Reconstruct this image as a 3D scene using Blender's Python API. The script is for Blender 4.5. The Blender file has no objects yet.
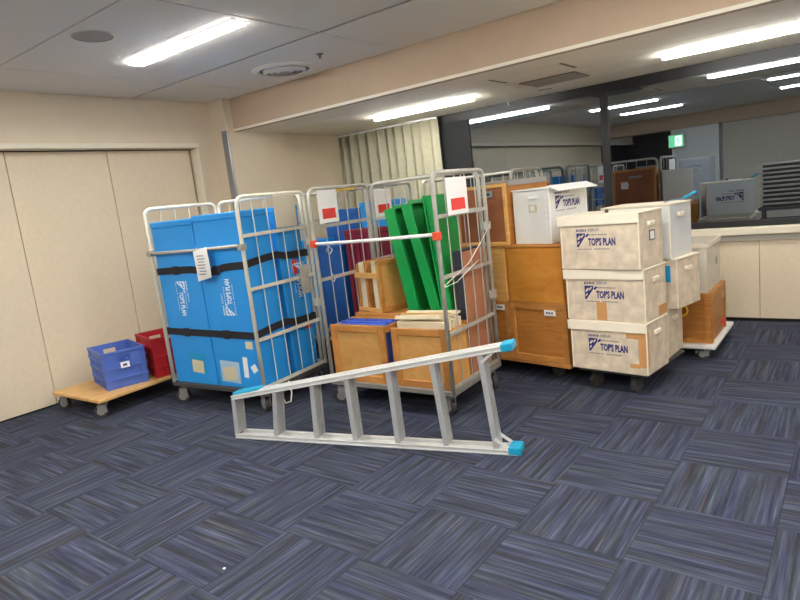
import bpy, bmesh, math, random
from mathutils import Matrix, Vector, Euler

random.seed(7)
scene = bpy.context.scene
C = scene.collection
R = math.radians

# ------------------------------------------------------------------ camera, world, exposure
YAW, PITCH, ROLL, FPX = -0.659, -0.168, -0.113, 609.5
CAM = Vector((1.775, -2.30, 1.574))
fw = Vector((math.sin(YAW) * math.cos(PITCH), math.cos(YAW) * math.cos(PITCH), math.sin(PITCH)))
rt = Vector((math.cos(YAW), -math.sin(YAW), 0))
up = rt.cross(fw)
rt2 = rt * math.cos(ROLL) + up * math.sin(ROLL)
up2 = up * math.cos(ROLL) - rt * math.sin(ROLL)
cd = bpy.data.cameras.new('camera')
cam = bpy.data.objects.new('camera', cd)
C.objects.link(cam)
m3 = Matrix((rt2, up2, -fw)).transposed()
cam.matrix_world = Matrix.Translation(CAM) @ m3.to_4x4()
cd.sensor_width = 36.0
cd.lens = FPX / 800 * 36
cd.clip_start = 0.05
scene.camera = cam

w = bpy.data.worlds.new('night')
scene.world = w
w.use_nodes = True
w.node_tree.nodes['Background'].inputs[0].default_value = (0.004, 0.005, 0.008, 1)
w.node_tree.nodes['Background'].inputs[1].default_value = 1.0

vs = scene.view_settings
vs.view_transform = 'Standard'
vs.look = 'None'
vs.gamma = 1.0
vs.use_curve_mapping = False
vs.exposure = 0.0
LAMP = 72.0          # strength of the ceiling tubes

# ------------------------------------------------------------------ materials
MATS = {}

def srgb(r, g, b):
    f = lambda c: (c / 255) / 12.92 if c / 255 <= 0.04045 else ((c / 255 + 0.055) / 1.055) ** 2.4
    return (f(r), f(g), f(b), 1)

def base(name):
    m = bpy.data.materials.new(name)
    m.use_nodes = True
    nt = m.node_tree
    b = nt.nodes['Principled BSDF']
    MATS[name] = m
    return m, nt, b

def plain(name, col, rough=0.5, metal=0.0, var=0.0, scale=8.0, bump=0.0, bscale=60.0, stretch=(1, 1, 1), spec=0.5):
    m, nt, b = base(name)
    b.inputs['Roughness'].default_value = rough
    b.inputs['Metallic'].default_value = metal
    b.inputs['Specular IOR Level'].default_value = spec
    b.inputs['Base Color'].default_value = col
    tc = nt.nodes.new('ShaderNodeTexCoord')
    mp = nt.nodes.new('ShaderNodeMapping')
    mp.inputs['Scale'].default_value = stretch
    nt.links.new(tc.outputs['Object'], mp.inputs[0])
    if var > 0:
        n = nt.nodes.new('ShaderNodeTexNoise')
        n.inputs['Scale'].default_value = scale
        n.inputs['Detail'].default_value = 4
        nt.links.new(mp.outputs[0], n.inputs['Vector'])
        r = nt.nodes.new('ShaderNodeValToRGB')
        r.color_ramp.elements[0].position = 0.3
        r.color_ramp.elements[1].position = 0.7
        r.color_ramp.elements[0].color = tuple(c * (1 - var) for c in col[:3]) + (1,)
        r.color_ramp.elements[1].color = tuple(min(1, c * (1 + var)) for c in col[:3]) + (1,)
        nt.links.new(n.outputs['Fac'], r.inputs[0])
        nt.links.new(r.outputs[0], b.inputs['Base Color'])
    if bump > 0:
        n2 = nt.nodes.new('ShaderNodeTexNoise')
        n2.inputs['Scale'].default_value = bscale
        nt.links.new(tc.outputs['Object'], n2.inputs['Vector'])
        bp = nt.nodes.new('ShaderNodeBump')
        bp.inputs['Strength'].default_value = bump
        bp.inputs['Distance'].default_value = 0.01
        nt.links.new(n2.outputs['Fac'], bp.inputs['Height'])
        nt.links.new(bp.outputs[0], b.inputs['Normal'])
    return m

def wood(name, c1, c2, grain=(2, 2, 14), rough=0.45):
    m, nt, b = base(name)
    tc = nt.nodes.new('ShaderNodeTexCoord')
    mp = nt.nodes.new('ShaderNodeMapping')
    mp.inputs['Scale'].default_value = grain
    nt.links.new(tc.outputs['Object'], mp.inputs[0])
    n = nt.nodes.new('ShaderNodeTexNoise')
    n.inputs['Scale'].default_value = 2.2
    n.inputs['Detail'].default_value = 6
    n.inputs['Distortion'].default_value = 1.2
    nt.links.new(mp.outputs[0], n.inputs['Vector'])
    r = nt.nodes.new('ShaderNodeValToRGB')
    r.color_ramp.elements[0].position = 0.28
    r.color_ramp.elements[1].position = 0.72
    r.color_ramp.elements[0].color = c1
    r.color_ramp.elements[1].color = c2
    nt.links.new(n.outputs['Fac'], r.inputs[0])
    oi = nt.nodes.new('ShaderNodeObjectInfo')
    hs = nt.nodes.new('ShaderNodeHueSaturation')
    mr = nt.nodes.new('ShaderNodeMapRange')
    mr.inputs['To Min'].default_value = 0.88
    mr.inputs['To Max'].default_value = 1.1
    nt.links.new(oi.outputs['Random'], mr.inputs[0])
    nt.links.new(mr.outputs[0], hs.inputs['Value'])
    nt.links.new(r.outputs[0], hs.inputs['Color'])
    nt.links.new(hs.outputs[0], b.inputs['Base Color'])
    b.inputs['Roughness'].default_value = rough
    return m

def emit(name, col, strength):
    m, nt, b = base(name)
    b.inputs['Base Color'].default_value = (0.8, 0.8, 0.8, 1)
    b.inputs['Emission Color'].default_value = col
    b.inputs['Emission Strength'].default_value = strength
    return m

def carpet(name):
    m, nt, b = base(name)
    L = nt.links.new
    tc = nt.nodes.new('ShaderNodeTexCoord')
    oi = nt.nodes.new('ShaderNodeObjectInfo')
    mul = nt.nodes.new('ShaderNodeMath'); mul.operation = 'MULTIPLY'; mul.inputs[1].default_value = 40
    L(oi.outputs['Random'], mul.inputs[0])
    def streak(sx, sy, det):
        mp = nt.nodes.new('ShaderNodeMapping')
        mp.inputs['Scale'].default_value = (sx, sy, 1)
        L(tc.outputs['Object'], mp.inputs[0])
        n = nt.nodes.new('ShaderNodeTexNoise'); n.noise_dimensions = '4D'
        n.inputs['Scale'].default_value = 1.0
        n.inputs['Detail'].default_value = det
        n.inputs['Roughness'].default_value = 0.65
        L(mp.outputs[0], n.inputs['Vector']); L(mul.outputs[0], n.inputs['W'])
        return n
    a = streak(1.9, 50, 3)
    r = nt.nodes.new('ShaderNodeValToRGB')
    el = r.color_ramp.elements
    el[0].position = 0.30; el[0].color = srgb(41, 43, 50)
    el[1].position = 0.72; el[1].color = srgb(95, 97, 108)
    for p, c in ((0.42, srgb(51, 53, 60)), (0.50, srgb(60, 62, 72)), (0.57, srgb(67, 71, 79)), (0.64, srgb(79, 82, 92))):
        e = el.new(p); e.color = c
    L(a.outputs['Fac'], r.inputs[0])
    h = streak(1.3, 26, 1)
    r2 = nt.nodes.new('ShaderNodeValToRGB')
    e2 = r2.color_ramp.elements
    e2[0].position = 0.30; e2[0].color = (0.80, 0.88, 1.22, 1)
    e2[1].position = 0.70; e2[1].color = (1.0, 0.88, 0.82, 1)
    e = e2.new(0.44); e.color = (1.12, 1.12, 1.36, 1)
    e = e2.new(0.56); e.color = (0.95, 1.06, 1.10, 1)
    L(h.outputs['Fac'], r2.inputs[0])
    mx = nt.nodes.new('ShaderNodeMixRGB'); mx.blend_type = 'MULTIPLY'; mx.inputs[0].default_value = 1
    L(r.outputs[0], mx.inputs[1]); L(r2.outputs[0], mx.inputs[2])
    fine = nt.nodes.new('ShaderNodeTexNoise'); fine.inputs['Scale'].default_value = 260
    L(tc.outputs['Object'], fine.inputs['Vector'])
    L(mx.outputs[0], b.inputs['Base Color'])
    bp = nt.nodes.new('ShaderNodeBump'); bp.inputs['Strength'].default_value = 0.35; bp.inputs['Distance'].default_value = 0.004
    L(fine.outputs['Fac'], bp.inputs['Height']); L(bp.outputs[0], b.inputs['Normal'])
    b.inputs['Roughness'].default_value = 0.95
    b.inputs['Specular IOR Level'].default_value = 0.15
    return m

def glass_mat(name):
    m = bpy.data.materials.new(name); m.use_nodes = True
    nt = m.node_tree
    for n in list(nt.nodes):
        if n.type != 'OUTPUT_MATERIAL': nt.nodes.remove(n)
    out = nt.nodes['Material Output']
    t = nt.nodes.new('ShaderNodeBsdfTransparent'); t.inputs[0].default_value = (0.55, 0.57, 0.6, 1)
    g = nt.nodes.new('ShaderNodeBsdfGlossy'); g.inputs['Roughness'].default_value = 0.0
    g.inputs['Color'].default_value = (0.80, 0.91, 1, 1)
    mx = nt.nodes.new('ShaderNodeMixShader'); mx.inputs[0].default_value = 0.32
    nt.links.new(t.outputs[0], mx.inputs[1]); nt.links.new(g.outputs[0], mx.inputs[2])
    nt.links.new(mx.outputs[0], out.inputs[0])
    MATS[name] = m
    return m

def milky(name, col, see=0.2, rough=0.35, var=0.1, sc=7):
    m = plain(name, col, rough=rough, var=var, scale=sc, bump=0.1, bscale=14)
    nt = m.node_tree
    b = nt.nodes['Principled BSDF']; out = nt.nodes['Material Output']
    t = nt.nodes.new('ShaderNodeBsdfTransparent'); t.inputs[0].default_value = (0.95, 0.93, 0.88, 1)
    mx = nt.nodes.new('ShaderNodeMixShader'); mx.inputs[0].default_value = see
    nt.links.new(b.outputs[0], mx.inputs[1]); nt.links.new(t.outputs[0], mx.inputs[2])
    nt.links.new(mx.outputs[0], out.inputs[0])
    return m

carpet('carpet')
plain('floor_base', srgb(50, 53, 66), 0.95)
plain('wall_cream', srgb(222, 206, 180), 0.8, var=0.03, scale=3, bump=0.08, bscale=200)
plain('partition', srgb(226, 209, 181), 0.75, var=0.03, scale=30, bump=0.15, bscale=400)
plain('ceiling_white', srgb(243, 236, 224), 0.9, var=0.05, scale=160, bump=0.2, bscale=220)
plain('soffit_cream', srgb(246, 238, 220), 0.85, var=0.02, scale=5)
plain('beam_paint', srgb(200, 176, 150), 0.85, var=0.03, scale=6)
plain('joint_dark', srgb(120, 112, 104), 0.9)
plain('gap_dark', srgb(30, 27, 24), 0.9)
plain('frame_black', srgb(24, 24, 26), 0.45)
plain('reflection_dark', srgb(22, 23, 26), 0.7)  # near-black standing in for a side pane's dark reflection
plain('sill', srgb(232, 222, 200), 0.5)
plain('steel_strip', srgb(150, 150, 152), 0.4, 0.4)
plain('lamp_white', srgb(235, 235, 232), 0.5)
plain('vent_grey', srgb(176, 170, 156), 0.7)
plain('speaker_mesh', srgb(178, 170, 158), 0.8, var=0.15, scale=300)
plain('vent_dark', srgb(120, 114, 102), 0.8)
plain('curtain', srgb(188, 184, 158), 0.9, var=0.05, scale=20)
plain('cage_cream', srgb(226, 220, 200), 0.4, 0.0, var=0.05, scale=10)
plain('cage_zinc', srgb(184, 181, 170), 0.42, 0.25, var=0.12, scale=12)
plain('cage_tray', srgb(70, 66, 64), 0.6)
plain('rubber', srgb(60, 58, 57), 0.6)
plain('caster_grey', srgb(172, 170, 166), 0.35, 0.5)
plain('caster_shade', srgb(70, 68, 66), 0.5, 0.3)  # caster colour darkened to stand in for shade under the loads
plain('zinc_dark', srgb(146, 144, 138), 0.45, 0.3)
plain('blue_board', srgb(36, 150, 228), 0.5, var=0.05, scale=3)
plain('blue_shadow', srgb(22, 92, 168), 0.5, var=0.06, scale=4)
plain('strap_black', srgb(34, 30, 36), 0.8)
plain('paper', srgb(240, 238, 234), 0.8)
plain('paper_beige', srgb(206, 198, 176), 0.7)
plain('red_print', srgb(226, 62, 54), 0.6)
plain('orange_clip', srgb(224, 76, 44), 0.5)
plain('white_paint', srgb(232, 232, 228), 0.4)
plain('tape_kraft', srgb(206, 150, 92), 0.5)
plain('kraft_light', srgb(212, 200, 168), 0.6)
plain('ink_navy', srgb(38, 44, 112), 0.6)
plain('ink_grey', srgb(96, 92, 110), 0.6)
plain('ink_white', srgb(222, 236, 246), 0.6)
plain('ink_dark', srgb(50, 48, 46), 0.6)
plain('plastic_clear_film', srgb(170, 200, 220), 0.25)
wood('ply_orange', srgb(170, 108, 44), srgb(198, 134, 62))
wood('ply_frame', srgb(172, 112, 50), srgb(198, 138, 72), (2, 2, 6))
wood('ply_light', srgb(206, 150, 78), srgb(226, 176, 104))
wood('ply_panel', srgb(196, 142, 74), srgb(212, 162, 94), (4, 4, 4))
wood('ply_amber', srgb(190, 122, 38), srgb(210, 144, 60), (2, 2, 5))
wood('brown_dark', srgb(126, 72, 42), srgb(146, 88, 54), (3, 3, 3))
wood('cream_wood', srgb(224, 208, 172), srgb(240, 228, 198), (2, 8, 2))
wood('board_yellow', srgb(206, 156, 92), srgb(228, 184, 122), (6, 2, 2))
wood('brown_card', srgb(176, 116, 84), srgb(190, 130, 98), (3, 3, 3))
plain('navy_edge', srgb(34, 36, 48), 0.7)
plain('green_plastic', srgb(12, 150, 70), 0.35, var=0.05, scale=3)
plain('crate_blue', srgb(82, 110, 188), 0.45, var=0.05)
plain('crate_red', srgb(186, 34, 44), 0.45, var=0.05)
plain('binder_blue', srgb(66, 96, 196), 0.5, var=0.25, scale=40)
plain('maroon', srgb(128, 30, 54), 0.5, var=0.1)
plain('grey_blue', srgb(110, 136, 158), 0.6, var=0.1)
plain('aluminium', srgb(222, 222, 218), 0.38, 0.3, var=0.05, scale=20, stretch=(1, 1, 1))
plain('alu_dull', srgb(196, 197, 197), 0.42, 0.35, var=0.06, scale=14)
plain('cap_cyan', srgb(28, 158, 196), 0.4)
plain('tape_blue', srgb(22, 150, 204), 0.5)
plain('yellow', srgb(240, 190, 50), 0.5)
plain('cord_white', srgb(236, 230, 216), 0.6)
plain('cabinet_grey', srgb(168, 172, 176), 0.45, 0.1)
plain('table_dark', srgb(84, 78, 74), 0.6)
plain('column_white', srgb(232, 232, 230), 0.8)
plain('back_wall', srgb(205, 196, 182), 0.85, var=0.1, scale=40)
plain('corridor_dark', srgb(60, 52, 46), 0.9)
plain('sheet_grey', srgb(150, 146, 140), 0.6)
milky('box_milky', srgb(222, 205, 180), 0.05, 0.4, 0.17, 13)
milky('box_white', srgb(232, 230, 224), 0.04, 0.4, 0.02)
milky('box_frost', srgb(224, 224, 222), 0.12, 0.35, 0.05)
milky('box_clear', srgb(236, 230, 214), 0.35, 0.25, 0.03)
plain('lid_cream', srgb(240, 229, 206), 0.45, var=0.03)
plain('lid_white', srgb(246, 246, 244), 0.45)
emit('tube_light', (1.0, 0.985, 0.95, 1), LAMP)
emit('exit_green', srgb(40, 220, 130), 2.2)
emit('exit_white', (0.9, 1.0, 0.95, 1), 3.5)
emit('indicator', (1, 1, 1, 1), 4)
glass_mat('night_glass')

# ------------------------------------------------------------------ geometry helpers
class MB:
    def __init__(s):
        s.bm = bmesh.new()
    def _add(s, verts, faces):
        vs_ = [s.bm.verts.new(v) for v in verts]
        for f in faces:
            try: s.bm.faces.new([vs_[i] for i in f])
            except ValueError: pass
        return vs_
    def box(s, x0, x1, y0, y1, z0, z1, bevel=0.0, M=None, seg=1):
        v = [(x, y, z) for z in (z0, z1) for y in (y0, y1) for x in (x0, x1)]
        if M is not None: v = [M @ Vector(p) for p in v]
        vs_ = s._add(v, [(0, 2, 3, 1), (4, 5, 7, 6), (0, 1, 5, 4), (2, 6, 7, 3), (0, 4, 6, 2), (1, 3, 7, 5)])
        if bevel > 0:
            ed = list({e for q in vs_ for e in q.link_edges})
            bmesh.ops.bevel(s.bm, geom=ed, offset=bevel, segments=seg, affect='EDGES', profile=0.6)
        return s
    def beam(s, p, q, w, h, upv=(0, 0, 1), bevel=0.0):
        p, q = Vector(p), Vector(q)
        d = (q - p); L = d.length; d.normalize()
        u = Vector(upv); sd = d.cross(u).normalized(); u = sd.cross(d).normalized()
        M = Matrix((d, sd, u)).transposed().to_4x4(); M.translation = p
        return s.box(0, L, -w / 2, w / 2, -h / 2, h / 2, bevel, M)
    def tube(s, pts, r, n=8, closed=False):
        pts = [Vector(p) for p in pts]
        rings = []
        prev = None
        N = len(pts)
        for i, p in enumerate(pts):
            if closed: t = (pts[(i + 1) % N] - pts[i - 1])
            elif i == 0: t = pts[1] - p
            elif i == N - 1: t = p - pts[i - 1]
            else: t = (pts[i + 1] - p).normalized() + (p - pts[i - 1]).normalized()
            t.normalize()
            if prev is None:
                a = Vector((0, 0, 1)) if abs(t.z) < 0.9 else Vector((1, 0, 0))
                nrm = t.cross(a).normalized()
            else:
                nrm = (prev - t * prev.dot(t)).normalized()
            prev = nrm
            b = t.cross(nrm)
            rings.append([s.bm.verts.new(p + (nrm * math.cos(2 * math.pi * k / n) + b * math.sin(2 * math.pi * k / n)) * r) for k in range(n)])
        for i in range(N if closed else N - 1):
            a, b = rings[i], rings[(i + 1) % N]
            for k in range(n):
                s.bm.faces.new((a[k], a[(k + 1) % n], b[(k + 1) % n], b[k]))
        if not closed:
            s.bm.faces.new(list(reversed(rings[0]))); s.bm.faces.new(rings[-1])
        return s
    def cyl(s, p, q, r, n=12):
        return s.tube([p, q], r, n)
    def lathe(s, prof, c=(0, 0, 0), n=28):
        c = Vector(c)
        rings = [[s.bm.verts.new(c + Vector((r * math.cos(2 * math.pi * k / n), r * math.sin(2 * math.pi * k / n), z))) for k in range(n)] for r, z in prof]
        for a, b in zip(rings, rings[1:]):
            for k in range(n):
                s.bm.faces.new((a[k], a[(k + 1) % n], b[(k + 1) % n], b[k]))
        s.bm.faces.new(list(reversed(rings[0]))); s.bm.faces.new(rings[-1])
        return s
    def prism(s, poly, y0, y1):
        # polygon in x,z extruded along y
        n = len(poly)
        a = [s.bm.verts.new((x, y0, z)) for x, z in poly]
        b = [s.bm.verts.new((x, y1, z)) for x, z in poly]
        s.bm.faces.new(a); s.bm.faces.new(list(reversed(b)))
        for k in range(n):
            s.bm.faces.new((a[(k + 1) % n], a[k], b[k], b[(k + 1) % n]))
        return s
    def warp(s, f):
        for v in s.bm.verts: v.co = f(v.co)
        return s
    def mesh(s, name, mat, smooth=False):
        bmesh.ops.recalc_face_normals(s.bm, faces=s.bm.faces[:])
        me = bpy.data.meshes.new(name)
        s.bm.to_mesh(me); s.bm.free()
        me.materials.append(MATS[mat])
        if smooth:
            for p in me.polygons: p.use_smooth = True
        return me
    def build(s, name, mat, parent=None, smooth=False):
        o = bpy.data.objects.new(name, s.mesh(name, mat, smooth))
        C.objects.link(o)
        if parent is not None: o.parent = parent
        return o

def tag(o, label, cat, group=None):
    o['label'] = label; o['category'] = cat
    if group: o['group'] = group
    return o

def thing(name, label, cat, loc=(0, 0, 0), rz=0.0, group=None):
    o = bpy.data.objects.new(name, None)
    C.objects.link(o)
    o.empty_display_size = 0.1
    o.location = loc; o.rotation_euler = (0, 0, rz)
    return tag(o, label, cat, group)

def struct(o, label=None, cat=None):
    o['kind'] = 'structure'
    if label: o['label'] = label
    if cat: o['category'] = cat
    return o

def inst(name, me, parent, M):
    o = bpy.data.objects.new(name, me)
    C.objects.link(o)
    o.parent = parent
    o.matrix_local = M
    return o

def arc_frame(p0, p1, p2, p3, r=0.08, n=5):
    # path p0 -> p1 -> p2 -> p3 with rounded corners at p1 and p2
    P = [Vector(p) for p in (p0, p1, p2, p3)]
    out = [P[0]]
    for i in (1, 2):
        a = (P[i - 1] - P[i]).normalized(); b = (P[i + 1] - P[i]).normalized()
        s_, e_ = P[i] + a * r, P[i] + b * r
        for k in range(n + 1):
            t = k / n
            q = s_ * (1 - t) ** 2 + P[i] * 2 * t * (1 - t) + e_ * t * t
            out.append(q)
    out.append(P[3])
    return out

def text_bm(mb, txt, size, x, z, y=0.0, thick=0.0, sx=1.0):
    cu = bpy.data.curves.new('txt', 'FONT')
    cu.body = txt; cu.size = size; cu.offset = thick
    cu.resolution_u = 2
    o = bpy.data.objects.new('txt', cu); C.objects.link(o)
    dg = bpy.context.evaluated_depsgraph_get()
    me = bpy.data.meshes.new_from_object(o.evaluated_get(dg))
    bpy.data.objects.remove(o); bpy.data.curves.remove(cu)
    off = len(mb.bm.verts)
    vs_ = [mb.bm.verts.new((x + v.co.x * sx, y, z + v.co.y)) for v in me.vertices]
    for p in me.polygons:
        try: mb.bm.faces.new([vs_[i] for i in p.vertices])
        except ValueError: pass
    bpy.data.meshes.remove(me)
    return mb

def ell(mb, cx, cz, a, b, ang, y, n=14):
    pts = []
    for k in range(n):
        t = 2 * math.pi * k / n
        u, v = a * math.cos(t), b * math.sin(t)
        pts.append((cx + u * math.cos(ang) - v * math.sin(ang), y, cz + u * math.sin(ang) + v * math.cos(ang)))
    vs_ = [mb.bm.verts.new(p) for p in pts]
    mb.bm.faces.new(vs_)

def dash(mb, x0, x1, z, h, n):
    w_ = (x1 - x0) / n
    for k in range(n):
        a, b = x0 + w_ * k, x0 + w_ * (k + (0.55 if k % 3 else 0.75))
        mb.bm.faces.new([mb.bm.verts.new(p) for p in ((a, 0, z), (b, 0, z), (b, 0, z + h * (0.8 + 0.2 * (k % 2))), (a, 0, z + h))])

# flat prints shared by all the plastic cases (x right, z up, facing -y)
def make_print(mat, back):
    mb = MB()
    dash(mb, 0.0, 0.080, 0.140, 0.017, 7)           # first word too blurred to read
    text_bm(mb, "DISPLAY", 0.026, 0.092, 0.140, thick=0.0002, sx=0.86)
    text_bm(mb, "TOP'S PLAN", 0.070, 0.090, 0.042, thick=0.0030, sx=0.545)
    vs_ = [mb.bm.verts.new(p) for p in ((0, 0, 0.128), (0, 0, 0.03), (0.012, 0, 0.03), (0.068, 0, 0.106), (0.068, 0, 0.128))]
    mb.bm.faces.new(vs_)
    ell(mb, 0.083, 0.112, 0.016, 0.008, R(45), 0)
    ink = mb.mesh('printed_logo', mat)
    m2 = MB()
    ell(m2, 0.020, 0.098, 0.019, 0.008, R(50), -0.0006)
    ell(m2, 0.046, 0.108, 0.016, 0.006, R(50), -0.0006)
    ell(m2, 0.014, 0.062, 0.014, 0.005, R(55), -0.0006)
    hole = m2.mesh('logo_ellipse', back)
    m3_ = MB()
    dash(m3_, 0.095, 0.235, 0.112, 0.008, 17)       # unreadable small lines
    dash(m3_, 0.004, 0.115, 0.012, 0.008, 14); dash(m3_, 0.130, 0.250, 0.012, 0.008, 15)
    small = m3_.mesh('small_print', 'ink_grey' if mat == 'ink_navy' else mat)
    return ink, hole, small
PRINT_NAVY = make_print('ink_navy', 'box_milky')
PRINT_WHITE = make_print('ink_white', 'blue_board')

def put_print(parent, M, which):
    o = inst('printed_logo', which[0], parent, M)
    for nm, me in (('logo_ellipse', which[1]), ('small_print', which[2])):
        inst(nm, me, o, Matrix.Identity(4))
    return o

# ------------------------------------------------------------------ the room
XP, XH, ZC, ZS, YB, YG, ZP = -4.278, -4.144, 2.843, 2.494, 2.322, 4.378, 2.363
XR, YBACK = 6.0, -9.6
YB2 = -6.74
floor = struct(MB().box(-4.6, XR, YBACK, 4.6, -0.12, -0.008).build('floor', 'floor_base'), 'dark blue striped carpet tile floor', 'floor')
TILE = {}
def tile_mesh(a, b):
    k = (round(a, 3), round(b, 3))
    if k not in TILE:
        TILE[k] = MB().box(-a / 2, a / 2, -b / 2, b / 2, -0.008, 0.0, 0.0012).mesh('carpet_tile', 'carpet')
    return TILE[k]
g = 0.0012
for i in range(-9, 8):
    for j in range(-6, 9):
        x0, x1 = max(i * .5, XP + 0.005), i * .5 + .5
        y0, y1 = j * .5, min(j * .5 + .5, 4.325)
        a, b = x1 - x0 - g, y1 - y0 - g
        if a < 0.02 or b < 0.02: continue
        alongx = (i + j) % 2 == 0
        me = tile_mesh(a, b) if alongx else tile_mesh(b, a)
        inst('carpet_tile', me, floor, Matrix.Translation(((x0 + x1) / 2, (y0 + y1) / 2, 0)) @ Matrix.Rotation(0 if alongx else math.pi / 2, 4, 'Z'))

# ceiling slab + boards with open joints
ceil = struct(MB().box(-4.6, XR, YBACK, 4.6, ZC + 0.012, ZC + 0.15).build('ceiling', 'joint_dark'), 'white mineral board ceiling with thin joints', 'ceiling')
xs = [XH] + [-3.37 + 1.87 * k for k in range(5)] + [XR]
ys = [YB2] + [-6.2, -4.7, -3.2, -1.7, -0.2, 1.3] + [YB]
for a, b in zip(xs, xs[1:]):
    for c, d in zip(ys, ys[1:]):
        gg = 0.008 if abs(c - 1.3) > 0.01 else 0.008
        MB().box(a + 0.006, b - 0.006, c + (0.03 if abs(c - 1.3) < .01 else 0.006), d - 0.004, ZC, ZC + 0.012, 0.003).build('ceiling_board', 'ceiling_white', ceil)

# lowered bulkhead along the windows: beam face + soffit boards
beam = struct(MB().box(-4.6, XR, YB, YB + 0.08, ZS - 0.002, ZC + 0.011).build('ceiling_beam', 'beam_paint'), 'beige boxed beam face along the window bay', 'beam')
MB().box(XH + .002, XR, YB - 0.010, YB, ZS - 0.004, ZS + 0.022).build('edge_trim', 'soffit_cream', beam)
sof = struct(MB().box(-4.6, XR, YB + .081, 4.6, ZS + 0.010, ZS + 0.1).build('soffit', 'joint_dark'), 'cream lowered soffit above the windows', 'ceiling')
sy = [YB + 0.081, 2.99, 3.78, YG]
for c, d in zip(sy, sy[1:]):
    for a, b in ((XH, -0.95), (-0.95, 2.4), (2.4, XR)):
        MB().box(a + 0.002, b - 0.002, c + 0.003, d - 0.003, ZS, ZS + 0.010, 0.002).build('soffit_board', 'soffit_cream', sof)
# access hatch outline and its latches, air grille
hat = thing('access_hatch', 'rectangular access hatch flush in the lowered soffit', 'hatch', (-0.55, 2.94, ZS - 0.004))
MB().box(-0.31, 0.31, -0.17, 0.17, 0.0, 0.004, 0.001).build('hatch_panel', 'soffit_cream', hat)
for sx in (-1, 1):
    MB().box(sx * 0.33 - .012, sx * 0.33 + .012, -0.17, 0.17, 0.001, 0.004).build('hatch_slot', 'vent_dark', hat)
gr = thing('air_grille', 'grey rectangular air return grille in the soffit', 'vent', (-0.57, 3.48, ZS - 0.012))
MB().box(-0.27, 0.27, -0.2, 0.2, 0.004, 0.012).build('grille_back', 'vent_dark', gr)
for k in range(9):
    y = -0.18 + k * 0.045
    MB().box(-0.26, 0.26, y - 0.012, y + 0.012, 0.0, 0.008).build('slat', 'vent_grey', gr)
tag(MB().box(-0.95, -0.81, 3.97, 4.0, ZS - 0.003, ZS).build('ceiling_slot', 'vent_dark'), 'short dark slot in the soffit by the window head', 'vent')
hk = thing('ceiling_hook', 'small white hook hanging from the soffit near the window', 'hook', (-1.42, 4.2, ZS - 0.06))
MB().tube([(0, 0, .06), (0, 0, .02), (0.006, 0, 0.0), (0.014, 0, 0.008)], 0.004, 6).build('hook_wire', 'lamp_white', hk)
MB().lathe([(0.016, 0.056), (0.016, 0.06)], n=10).build('hook_plate', 'lamp_white', hk)

# left wall: folding partition, header, pier
MB_ = MB().box(-4.6, XP - 0.03, YBACK, 1.98, 0, ZP + 0.02)
wl = struct(MB_.build('wall_left', 'gap_dark'), 'cream folding partition wall of wide panels', 'wall')
ypan = [-6.95, -5.9, -4.9, -3.91, -2.91, -1.92, -0.92, 0.075, 1.01, 1.97]
for a, b in zip(ypan, ypan[1:]):
    MB().box(XP - 0.03, XP, a + 0.003, b - 0.003, 0.012, ZP - 0.022, 0.003).build('partition_panel', 'partition', wl)
hd = struct(MB().box(-4.6, XH, YBACK, 2.0, ZP, ZC + 0.011).build('trim_1', 'wall_cream'), 'cream header above the folding partition', 'header')
MB().box(XH - 0.135, XH + 0.002, YBACK, 1.98, ZP - 0.012, ZP).build('header_soffit', 'sill', hd)
MB().box(XH, XH + 0.018, YBACK, 2.0, ZP - 0.012, ZP + 0.036, 0.003).build('header_rail', 'sill', hd)
pm = MB()
foot = [(-4.6, 2.0), (XH, 2.0), (XH, 2.21), (-3.87, 2.21), (-4.10, 4.42), (-4.6, 4.42)]
lo_ = [pm.bm.verts.new((x, y, 0)) for x, y in foot]; up_ = [pm.bm.verts.new((x, y, ZC + 0.011)) for x, y in foot]
pm.bm.faces.new(list(reversed(lo_))); pm.bm.faces.new(up_)
for q in range(len(foot)):
    pm.bm.faces.new((lo_[q], lo_[(q + 1) % 6], up_[(q + 1) % 6], up_[q]))
pier = struct(pm.build('wall_left_pier', 'wall_cream'), 'cream wall between folding partition and window', 'wall')
MB().box(-3.955, -3.862, 2.198, 2.225, 0.05, 2.50, 0.002).build('steel_strip', 'steel_strip', pier)
MB().box(XH - .13, XH + 0.004, 1.985, 2.0, 0.0, ZP).build('jamb_edge', 'sill', pier)

# window wall
wb = struct(MB().box(XH, XR, YG + 0.06, 4.6, 0, 0.86).build('wall_window', 'gap_dark'), 'cream panelled wall below the window', 'wall')
for a, b in zip([-4.144, -3.0, -2.0, -1.0, 0.0, 0.995, 1.995, 3, 4, 5], [-3.0, -2.0, -1.0, 0.0, 0.995, 1.995, 3, 4, 5, 6]):
    MB().box(a + .002, b - .002, YG - 0.048, YG + 0.06, 0.03, 0.79, 0.002).build('wall_panel', 'partition', wb)
struct(MB().box(XH, XR, YG - 0.04, YG + .06, 0.0, 0.03).build('baseboard_window', 'gap_dark'), 'dark recessed skirting under the window wall', 'skirting')
si = struct(MB().box(XH, XR, YG - 0.10, YG + 0.06, 0.845, 0.915, 0.006).build('trim_2', 'sill'), 'cream window sill ledge', 'sill')
MB().box(XH, XR, YG - 0.075, YG + .06, 0.79, 0.845).build('sill_shade_strip', 'vent_grey', si)  # grey strip whose colour stands in for the shadow under the sill
win = struct(MB().box(XH, XR, YG, YG + 0.1, ZS - 0.10, ZS - 0.001).build('window_1', 'frame_black'), 'wide black framed window at night reflecting the room', 'window')
MB().box(XH, XR, YG, YG + 0.1, 0.916, 0.975).build('window_frame', 'frame_black', win)
MB().box(-2.46, -2.05, YG, YG + 0.1, 0.975, ZS - 0.10).build('dark_reflection_panel', 'reflection_dark', win)  # opaque panel painted dark in place of what the side pane reflects
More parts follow.
